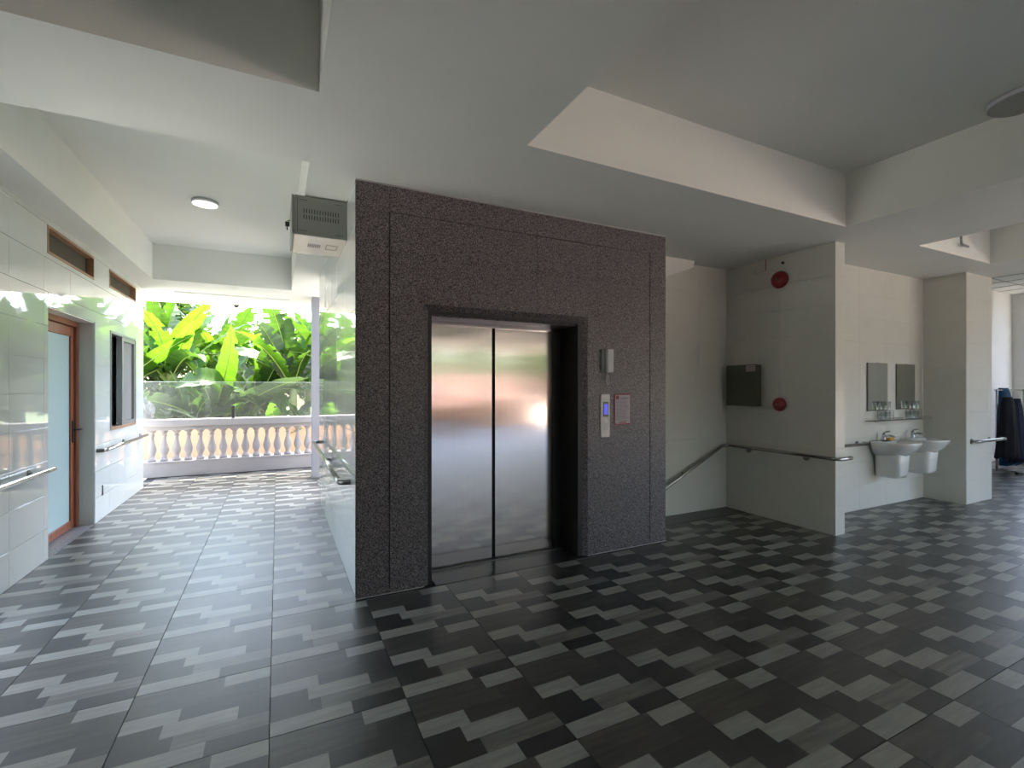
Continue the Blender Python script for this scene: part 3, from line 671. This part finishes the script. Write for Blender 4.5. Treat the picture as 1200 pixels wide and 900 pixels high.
# ------------------------------------------------------------------ handrails
def rail_obj(label, pts, ends=(), brackets=(), r=.021, group=None, name='handrail'):
    t = thing(name, label, 'handrail', pts[0], group=group); o = Vector(pts[0])
    MB().tube([tuple(Vector(p)-o) for p in pts], r, 12).obj('rail', M['steel'], t)
    for e in ends: MB().tube([tuple(Vector(p)-o) for p in e], r*1.08, 12).obj('elbow', M['dull_steel'], t)
    for b in brackets:
        p, q = Vector(b[0])-o, Vector(b[1])-o; d = (q-p).normalized()
        m_ = MB(); m_.tube([tuple(p), tuple(q)], .009, 8); m_.tube([tuple(q-d*.006), tuple(q)], .036, 14)
        m_.obj('bracket', M['dull_steel'], t)
    return t
def bend(c, r, a0, a1, plane='XY', n=6, z=0):
    return [(c[0]+r*math.cos(a0+(a1-a0)*i/n), c[1]+r*math.sin(a0+(a1-a0)*i/n), z) for i in range(n+1)]
# lift side wall (rail stands off the wall by 7 cm)
rx = RX-.075; z = .80
rail_obj('polished steel handrail on the shaft wall left of the granite', [(rx, 3.90, z), (rx, 5.0, z), (rx, 6.0, z), (rx, 6.78, z)],
         ends=[[(rx, 3.90, z)]+[(rx+.06-.06*math.cos(a), 3.84+.06-.06*math.sin(a)-.0, z) for a in [PI/12*k for k in range(0, 7)]]+[(RX, 3.84, z)], [(rx, 6.78, z)]+[(rx+.06-.06*math.cos(a), 6.78+.06*math.sin(a), z) for a in [PI/12*k for k in range(0, 7)]]+[(RX, 6.84, z)]],
         brackets=[((rx, 3.95, z), (rx, 3.951, z)) if False else ((rx, 5.3, z-.0), (RX, 5.3, z-.03))])
lx = WX+.07; z = .815
rail_obj('near polished steel handrail on the left wall, before the door', [(lx, 3.0, z), (lx, 4.2, z), (lx, 5.50, z), (lx, 5.53, z)], brackets=[((lx, 5.25, z), (WX, 5.25, z+.0)), ((lx, 3.6, z), (WX, 3.6, z))])
rail_obj('far polished steel handrail on the left wall, under the window', [(lx, 6.93, z), (lx, 7.6, z), (lx, 8.85, z)],
         ends=[[(lx, 6.93, z), (lx-.02, 6.895, z), (lx-.05, 6.885, z), (WX, 6.885, z)]], brackets=[((lx, 7.9, z), (WX, 7.9, z)), ((lx, 8.75, z), (WX, 8.75, z))])
# stair wall rail wraps the wall end and runs down the back wall
sx = 5.145-.065; z = .80
pts = [(3.60, 4.165, .14), (4.4, 4.165, .52), (5.00, 4.165, .80)]+[(5.05, 4.15, .806), (sx, 4.11, .806), (sx, 3.5, .803), (sx, 2.90, z), (sx+.012, 2.855, z), (sx+.05, 2.842, z), (5.30, 2.842, z), (5.325, 2.85, z), (5.335, 2.872, z)]
rail_obj('steel handrail on the stair wall, running down behind the lift', pts, brackets=[((sx, 3.2, z), (5.145, 3.2, z-.03)), ((sx, 3.9, z), (5.145, 3.9, z-.03)), ((4.4, 4.165, .52), (4.4, 4.23, .49))], r=.019)
wy = 3.39-.065; z = .83
rail_obj('short steel handrail on the wall left of the washbasins', [(5.55, wy, z), (6.0, wy, z), (6.55, wy, z), (6.575, wy+.015, z), (6.58, wy+.055, z)], brackets=[((5.7, wy, z), (5.7, 3.39, z)), ((6.45, wy, z), (6.45, 3.39, z))], r=.02)
cy_ = 2.925-.065; z = .82
rail_obj('steel handrail on the column front right of the washbasins', [(8.19, 2.91, z), (8.20, cy_+.01, z), (8.24, cy_, z), (8.8, cy_, z), (9.0, cy_, z), (9.03, cy_+.02, z), (9.035, cy_+.06, z)], brackets=[((8.19, 2.90, z), (8.19, 2.925, z)), ((8.7, cy_, z), (8.7, 2.925, z))], r=.02)

# ------------------------------------------------------------------ ceiling lamps, cctv, wire
def lamp(x, y, z, r, label, on):
    t = thing('ceiling_lamp', label, 'ceiling lamp', (x, y, z))
    MB().lathe(0, 0, [(r*.93, 0), (r, -.006), (r, -.028), (r*.97, -.034)], 40).obj('housing', M['plastic'], t)
    MB().lathe(0, 0, [(r*.955, -.030), (r*.955, -.037), (r*.90, -.041)], 40).obj('diffuser', M['lamp_on' if on else 'lamp_off'], t)
    return t
lamp(-.70, 6.03, UZ, .125, 'round white surface lamp on the corridor ceiling', True)
lamp(4.62, 1.36, UZ, .20, 'round unlit lamp on the ceiling bay at the upper right', False)
t = thing('dome_camera', 'small white dome camera under the beam above the balustrade', 'security camera', (-.66, 9.70, 3.02))
MB().lathe(0, 0, [(.055, 0), (.055, -.028), (.045, -.036)], 20).obj('base', M['plastic'], t)
MB().lathe(0, 0, [(.042, -.034), (.040, -.052), (.028, -.070), (.010, -.079)], 20).obj('dome', M['black_plastic'], t)
wpts = [(-.40, 2.45, UZ), (-.43, 2.43, 3.45), (-.40, 2.42, 3.37), (-.365, 2.40, 3.315), (-.355, 2.40, 3.29), (-.37, 2.40, 3.272), (-.395, 2.40, 3.283), (-.41, 2.40, 3.276), (-.425, 2.40, 3.285)]
o = MB().tube(wpts, .0035, 6); o.tube([(-.366, 2.40, 3.315), (-.35, 2.395, 3.31), (-.352, 2.395, 3.285)], .0035, 6); tag(o.obj('loose_wire', M['wire']), 'thin black wire dangling from the dark ceiling bay at upper left', 'wire')

# ------------------------------------------------------------------ wall cabinet by the lift
cb = thing('vented_cabinet', 'grey vented metal equipment cabinet high on the shaft wall', 'cabinet', (.095, 4.035, 2.72))
cw, cd, chh = RX-.095-.002, .56, .305
MB().box(.02, cw, 0, cd, 0, chh, bev=.003).obj('body', M['cab_grey'], cb)
MB().box(0, .018, -.003, cd, .004, chh-.002, bev=.003).obj('door', M['cab_grey'], cb)
MB().box(.040, .0425, -.0015, 0.001, .02, chh-.02).obj('seam', M['slot'], cb)
sl = MB()
for rr in range(2):
    for k in range(14): sl.box(.085+.0195*k, .0905+.0195*k, -.0012, .002, .125+.048*rr, .158+.048*rr)
sl.obj('vent_slots', M['slot'], cb)
sl = MB()
for (a, b_) in ((.06, .03), (.06, chh-.035), (.32, .025), (.32, chh-.035)):
    for k in range(4): sl.box(a+.014*k, a+.008+.014*k, -.0012, .002, b_, b_+.005)
sl.obj('corner_slots', M['slot'], cb)
bt = MB().box(.02, cw, .0, cd, -.003, .0).obj('bottom_plate', M['cab_underside'], cb)
sl = MB()
for rr in range(3):
    for k in range(9): sl.box(.13+.011*k, .136+.011*k, .22+.035*rr, .245+.035*rr, -.0042, -.0028)
sl.obj('bottom_slots', M['slot'], bt)
sl = MB()
for (a, b_, c_, d_) in ((.27, .36, .20, .34),):
    for q in ((a, b_, c_, c_+.006), (a, b_, d_-.006, d_), (a, a+.004, c_, d_), (b_-.004, b_, c_, d_)): sl.box(*q, -.0042, -.0028)
sl.obj('knockout', M['slot'], bt)
ky = MB(); ky.tube([(0, .30, .19), (-.02, .30, .19), (-.022, .30, .186)], .005, 6)
kk = ky.obj('lock', M['steel'], cb)
k2 = MB(); k2.box(-.040, -.008, .298, .302, .140, .180, bev=.001); k2.box(-.029, -.020, .298, .302, .11, .141); k2.obj('key', M['black_plastic'], kk)

# small wall slot on the left wall
tag(MB().box(WX, WX+.006, 7.06, 7.09, .27, .39, bev=.002).obj('wall_slot', M['slot']), 'narrow dark vertical slot low on the left wall under the window', 'wall slot')

# ------------------------------------------------------------------ lift controls
ic = thing('wall_intercom', 'pale grey intercom handset on the granite above the call panel', 'intercom', (2.725, LY, 1.775))
MB().box(-.055, .040, -.022, 0, -.105, .105, bev=.005).obj('base', M['cab_grey'], ic)
MB().box(-.018, .052, -.058, -.024, -.108, .108, bev=.009).obj('handset', M['plastic'], ic)
cd_ = [( .0, -.03, -.105), (-.008, -.035, -.15), (-.012, -.035, -.195), (.0, -.035, -.222), (.014, -.035, -.20), (.012, -.035, -.15), (-.006, -.03, -.107)]
MB().tube(cd_, .0035, 6).obj('cord', M['plastic'], ic)
cp = thing('call_panel', 'ivory lift call panel with a blue display beside the doors', 'lift panel', (2.716, LY, 1.268))
MB().box(-.053, .053, -.012, 0, -.20, .20, bev=.005).obj('plate', M['ivory'], cp)
sc_ = MB().box(-.028, .030, -.0145, -.011, -.008, .128, bev=.001).obj('screen', M['black_plastic'], cp)
MB().box(-.020, .022, -.016, -.014, .012, .108).obj('display', M['lcd'], sc_)
def flat_text(s, size, m, parent, loc, rot, name='digit'):
    cu = bpy.data.curves.new('t', 'FONT'); cu.body = s; cu.size = size; cu.extrude = .0003; cu.align_x = 'CENTER'; cu.align_y = 'CENTER'
    to = bpy.data.objects.new('t', cu); C.objects.link(to); bpy.context.view_layer.update()
    dg = bpy.context.evaluated_depsgraph_get(); me = bpy.data.meshes.new_from_object(to.evaluated_get(dg)); bpy.data.objects.remove(to)
    me.materials.clear(); me.materials.append(m); return link(name, me, parent, loc, rot)
for zz_, s in ((-.052, '<'), (-.116, '>')):
    bo = MB().lathe(0, 0, [(.017, -.012), (.017, -.0175), (.014, -.019)], 24, axis='Y').obj('button', M['steel'], cp, (0, 0, zz_))
    MB().lathe(0, 0, [(.0125, -.0188), (.0125, -.0200)], 24, axis='Y').obj('button_face', M['ivory'], bo)
    up = 1 if zz_ > -.1 else -1
    a_ = MB(); a_.loft([[(-.006, y, -.004*up), (.006, y, -.004*up), (0, y, .006*up)] for y in (-.0208, -.0198)], smooth=False); a_.obj('arrow', M['ink'], bo)
no = thing('notice_plate', 'red bordered notice with small grey print beside the call panel', 'notice', (2.920, LY, 1.323))
MB().box(-.098, .098, -.006, 0, -.146, .146, bev=.002).obj('border', M['notice_red'], no)
MB().box(-.088, .088, -.0075, -.005, -.134, .136).obj('sheet', M['paper'], no)
MB().lathe(-.062, .112, [(.019, -.0076), (.019, -.0088)], 20, axis='Y').obj('emblem', M['notice_red'], no)
lines = MB(); zl = .085; rn = random.Random(3)
hd_ = MB(); x = -.03
while x < .07: w_ = rn.uniform(.008, .02); hd_.box(x, x+w_, -.0082, -.0074, .10, .112); x += w_+.004
hd_.obj('heading', M['ink'], no)
while zl > -.105:
    x = -.075
    xe = rn.uniform(.03, .078)
    while x < xe:
        w_ = rn.uniform(.006, .018); lines.box(x, min(x+w_, .08), -.0082, -.0074, zl, zl+.0042); x += w_+.0035
    zl -= .0105
tag(lines.obj('print', M['ink'], no), kind='stuff')
MB().box(-.045, .045, -.0082, -.0074, -.126, -.117).obj('footer', M['notice_red'], no)

# ------------------------------------------------------------------ stair wall fittings (faces -X at x = 5.145)
SX = 5.145
def bell(y, z, r, label, name):
    t = thing(name, label, 'alarm', (SX, y, z))
    MB().lathe(0, 0, [(r*.62, 0), (r*.62, -.03)], 28, axis='X').obj('back_box', M['bell_red'], t)
    MB().lathe(0, 0, [(r, -.022), (r*1.0, -.034), (r*.93, -.052), (r*.72, -.070), (r*.40, -.081), (r*.16, -.084)], 32, axis='X').obj('dome', M['bell_red'], t)
    MB().lathe(0, 0, [(r*.15, -.083), (r*.15, -.090), (r*.06, -.093)], 12, axis='X').obj('hub', M['dull_steel'], t)
bell(3.49, 2.755, .098, 'red alarm bell high on the stair wall', 'alarm_bell')
bell(3.49, 1.337, .078, 'lower red round call point beside the olive cabinet', 'alarm_call_point')
pc = thing('electrical_cabinet', 'flat olive grey electrical cabinet with a corner label on the stair wall', 'cabinet', (SX, 3.942, 1.555))
MB().box(-.085, 0, -.205, .205, -.245, .245, bev=.004).obj('body', M['cab_olive'], pc)
MB().box(-.098, -.086, -.208, .208, -.248, .248, bev=.003).obj('door', M['cab_olive'], pc)
lb = MB().box(-.0995, -.097, -.195, -.075, .165, .238).obj('paper_label', M['paper'], pc)
li = MB()
for k in range(4): li.box(-.1002, -.0992, -.18, -.10+.01*(k % 2), .178+.014*k, .182+.014*k)
li.obj('print', M['ink'], lb)
tag(MB().box(SX-.012, SX, 3.56, 3.68, 1.27, 1.36, bev=.004).obj('switch_plate', M['satin_tile']), 'cream switch plate left of the lower red call point', 'switch')
cr_ = MB(); cr_.tube([(SX-.008, 3.675, 3.03), (SX-.008, 3.675, 2.90)], .005, 6); cr_.tube([(SX-.006, 3.675, 2.905), (SX-.006, 3.82, 2.885)], .002, 6); cr_.tube([(SX-.006, 3.82, 2.885), (SX-.006, 3.82, 2.95)], .002, 6)
tag(cr_.obj('cable_hook', M['wood_light']), 'thin cable loop under the ceiling on the stair wall', 'cable')
tag(MB().lathe(3.468, 2.944, [(.016, 0), (.016, -.014), (.008, -.018)], 12, axis='X', base=SX).obj('wall_stud', M['black_plastic']), 'tiny black stud above the high red alarm bell', 'stud')
# bent pipe on the beam of the right bay
pp = MB().tube([(6.95, 2.57, 3.40), (6.95, 2.57, 3.20), (6.955, 2.57, 3.17), (6.98, 2.57, 3.155), (7.12, 2.57, 3.15)], .012, 8)
tag(pp.obj('conduit_pipe', M['alu']), 'short bent grey conduit on the white beam face at upper right', 'pipe')

# ------------------------------------------------------------------ washbasins, mirrors, shelves
BY = 3.39-.0
def basin(cx, label):
    t = thing('washbasin', label, 'washbasin', (cx, BY, 0), group='two wall hung washbasins')
    def outline(sc, proj_, z, yo=0, n=32):
        pts = []
        for i in range(n):
            a = 2*PI*i/n; ca, sa = math.cos(a), math.sin(a)
            xx = .262*sc*(abs(ca)**.75)*(1 if ca > 0 else -1)
            if sa > 0: yy = -proj_*(.32)+proj_*.32*(abs(sa)**.22)      # flat back against the wall
            else: yy = -proj_*.32-proj_*.68*(abs(sa)**.85)
            pts.append((xx, min(yy+yo, -.001), z))
        return pts
    bw = MB()
    P = .435
    outer = [(.46, .26, .668), (.60, .305, .684), (.79, .365, .735), (.93, .412, .80), (1, P, .838), (1, P, .850), (.985, P-.006, .855)]
    inner = [(.88, P-.045, .853), (.84, P-.07, .835), (.70, P-.12, .775), (.42, P-.22, .735), (.12, .14, .728)]
    rings = [outline(s, p, z) for s, p, z in outer]
    for s, p, z in inner:
        ring = outline(s, p, z); rings.append([(x_, -.11+(y_+.0)*(.72) if False else min(y_, -.095 if z > .85 else -.12), z_) for x_, y_, z_ in ring])
    bw.loft(rings); bw.obj('bowl', M['ceramic'], t)
    pd = MB()
    def ped(s, d, z, n=24): return [(.135*s*(abs(math.cos(2*PI*i/n))**.5)*(1 if math.cos(2*PI*i/n) > 0 else -1), min(-.001, -.0-d*(.5-.5*math.sin(2*PI*i/n) if False else 0)-(d*(.5-.5*(abs(math.sin(2*PI*i/n))**.5)*(1 if math.sin(2*PI*i/n) > 0 else -1)))), z) for i in range(n)]
    pd.loft([ped(.86, .24, .405), (ped(.96, .275, .415)), ped(1, .29, .45), ped(1.04, .30, .6), ped(1.08, .31, .72)]); pd.obj('semi_pedestal', M['ceramic'], t)
    MB().lathe(0, 0, [(.008, 0), (.008, .004)], 10, axis='X').obj('fixing_cap', M['dull_steel'], t, (.141, -.10, .57))
    MB().lathe(0, -.19, [(.02, .7285), (.02, .733)], 16).obj('drain', M['chrome'], t)
    # mixer tap
    tp = MB().lathe(0, 0, [(.026, 0), (.026, .006), (.021, .012), (.021, .07), (.017, .085)], 18).obj('tap', M['chrome'], t, (0, -.06, .853))
    MB().tube([(0, 0, .05), (.0, -.05, .065), (.0, -.11, .062), (0, -.125, .05)], [.015, .014, .012, .011], 10).obj('spout', M['chrome'], tp)
    MB().tube([(0, .005, .085), (0, -.015, .108), (0, -.07, .122)], [.014, .011, .007], 8).obj('lever', M['chrome'], tp)
    return t
B1, B2 = 6.935, 7.64
basin(B1, 'white wall hung washbasin nearer the stair wall with a yellow soap'); basin(B2, 'white wall hung washbasin nearer the tiled column')
for i, (cx, lb_) in enumerate(((B1-.12, 'slim soap pump bottle on the left washbasin'), (B2-.12, 'slim soap pump bottle on the right washbasin'))):
    t = thing('soap_pump', lb_, 'bottle', (cx, BY-.05, .8545), group='soap pumps on the washbasins')
    MB().lathe(0, 0, [(.013, 0), (.014, .01), (.014, .075), (.006, .085)], 12).obj('body', M['plastic'], t)
    MB().lathe(0, 0, [(.005, .085), (.005, .11), (.002, .112)], 8).obj('nozzle', M['plastic'], t)
tag(MB().box(-.055, .055, -.03, .03, 0, .035, bev=.012).obj('yellow_soap', M['yellow'], None, (B1+.085, BY-.085, .8535)), 'orange yellow sponge beside the tap of the left washbasin', 'sponge')
tag(MB().box(-.07, .02, -.035, .03, 0, .012, bev=.004).obj('soap_dish', M['black_plastic'], None, (B1-.05, BY-.125, .8535)), 'flat black soap dish beside the tap of the left washbasin', 'soap dish')
for (x0, x1, z0, z1, lb_) in ((6.666, 7.118, 1.229, 1.843, 'frameless wall mirror above the left washbasin, reflecting pale wall'), (7.346, 7.801, 1.238, 1.841, 'frameless wall mirror above the right washbasin, reflecting darker grey')):
    t = thing('wall_mirror', lb_, 'mirror', ((x0+x1)/2, BY, z0), group='two frameless mirrors')
    w_ = (x1-x0)/2; h_ = z1-z0
    MB().box(-w_, w_, -.016, -.002, 0, h_).obj('backing', M['mirror_edge'], t)
    MB().box(-w_+.003, w_-.003, -.0185, -.016, .003, h_-.003).obj('mirror_glass', M['mirror'], t)
    MB().box(-.012, .012, -.021, -.002, h_-.012, h_+.006).obj('clip', M['chrome'], t)
def tumbler(loc, label, up=True):
    t = MB(); p = [(.030, 0), (.034, .10), (.031, .10), (.028, .008)]
    if not up: p = [(.034, 0), (.030, .10), (.0, .10)][:2]
    t.lathe(0, 0, p, 16, cap=False); o_ = t.obj('glass_tumbler', M['clear'], None, loc); return tag(o_, label, 'glass', 'tumblers on the glass shelves')
for i, (x0, x1, nm) in enumerate(((6.63, 7.25, 'left'), (7.33, 7.98, 'right'))):
    t = thing('glass_shelf', 'thin glass shelf with a wire gallery above the %s washbasin' % nm, 'shelf', (x0, BY, 1.105), group='two glass shelves')
    MB().box(0, x1-x0, -.13, -.004, 0, .006, bev=.001).obj('shelf_plate', M['mirror_edge'], t)
    g_ = MB().tube([(0, -.006, .03), (0, -.125, .03), (x1-x0, -.125, .03), (x1-x0, -.006, .03)], .003, 6); g_.obj('gallery_rail', M['chrome'], t)
    for q in (.0, (x1-x0)*.5, x1-x0): MB().tube([(q, -.125, .006), (q, -.125, .03)], .003, 6).obj('gallery_post', M['chrome'], t)
    # wire tumbler rack
    xr = x0+.34
    rk = thing('tumbler_rack', 'small wire rack holding tumblers on the %s glass shelf' % nm, 'rack', (xr, BY-.065, 1.112), group='wire racks on the glass shelves')
    rw = MB()
    for z_ in (.004, .065, .125):
        rw.tube([(-.09, -.045, z_), (.09, -.045, z_), (.09, .045, z_), (-.09, .045, z_), (-.09, -.045, z_)], .0028, 6)
    for (a, b_) in ((-.09, -.045), (.09, -.045), (.09, .045), (-.09, .045), (0, -.045), (0, .045)): rw.tube([(a, b_, .004), (a, b_, .125)], .0025, 6)
    rw.tube([(0, -.045, .125), (0, .045, .125)], .0025, 6); rw.obj('wire_frame', M['dull_steel'], rk)
    for q in range(2): tumbler((xr-.045+.09*q, BY-.065, 1.130+.118), 'clear tumbler at the %s of the top of the rack over the %s washbasin' % (('left', 'right')[q], nm))
    for q in range(2): tumbler((xr-.045+.09*q, BY-.065, 1.118), 'clear tumbler at the %s inside the rack over the %s washbasin' % (('left', 'right')[q], nm))
    if i == 1: tumbler((xr-.16, BY-.065, 1.112), 'clear tumbler standing left of the rack on the right glass shelf')

# ------------------------------------------------------------------ clothes rack in the far room
RKX, RKY = 11.62, 3.80
rk = thing('garment_stand', 'chromed garment stand in the room beyond the column', 'clothes rack', (RKX, RKY, 0))
MB().tube([(0, 0, .03), (0, 0, 1.50)], .018, 12).obj('pole', M['chrome'], rk)
MB().tube([(1.15, 0, .03), (1.15, 0, 1.50)], .018, 12).obj('pole', M['chrome'], rk)
MB().tube([(-.08, 0, 1.48), (1.2, 0, 1.48)], .014, 10).obj('top_bar', M['chrome'], rk)
for q in (0, 1.15):
    MB().tube([(q, -.26, .06), (q, .26, .06)], .016, 8).obj('foot', M['chrome'], rk)
    for s in (-.26, .26): MB().lathe(q, s, [(.0, -.0), (.02, .004), (.026, .022), (.02, .042), (.0, .046)], 12).obj('castor', M['black_plastic'], rk)
def garment(x, y, ztop, zbot, wt, wb, m, name, label, cat, phase, depth=.10, shift=0):
    mb = MB(); n = 40; rings = []
    for k in range(16):
        t_ = k/15; z_ = ztop+(zbot-ztop)*t_; w_ = wt+(wb-wt)*t_**.9
        if k == 0: w_ *= .55
        if k == 1: w_ *= .85
        ring = []
        for i in range(n):
            a = 2*PI*i/n; fold = 1+.30*t_*math.sin(7*a+phase+2*t_)+.12*t_*math.sin(13*a-phase)
            ring.append((x+shift*t_+w_*math.cos(a)*(1+.08*t_*math.sin(5*a+phase))+.03*math.sin(3*t_+phase), y+depth*(.6+.5*t_)*math.sin(a)*fold, z_+(.02*math.sin(6*a+phase) if k == 15 else 0)))
        rings.append(ring)
    mb.loft(rings); o_ = mb.obj(name, m); return tag(o_, label, cat)
garment(11.54, 3.64, 1.36, .30, .20, .30, M['cloth_dark'], 'black_coat', 'long black coat hanging at the left end of the garment stand', 'coat', .4)
garment(11.93, 3.82, 1.52, .10, .24, .30, M['cloth_blue'], 'blue_gown', 'blue gown draped over the top bar of the garment stand', 'gown', 1.9, .09, .36)
garment(11.84, 3.62, 1.33, .20, .15, .30, M['cloth_navy'], 'navy_jacket', 'navy jacket hanging right of the black coat on the stand', 'jacket', 3.0, .09, .20)
tag(MB().box(12.75, 12.88, 4.385, 4.40, 1.32, 1.45, bev=.004).obj('socket_plate', M['plastic']), 'white socket plate on the far room wall beyond the gowns', 'socket')
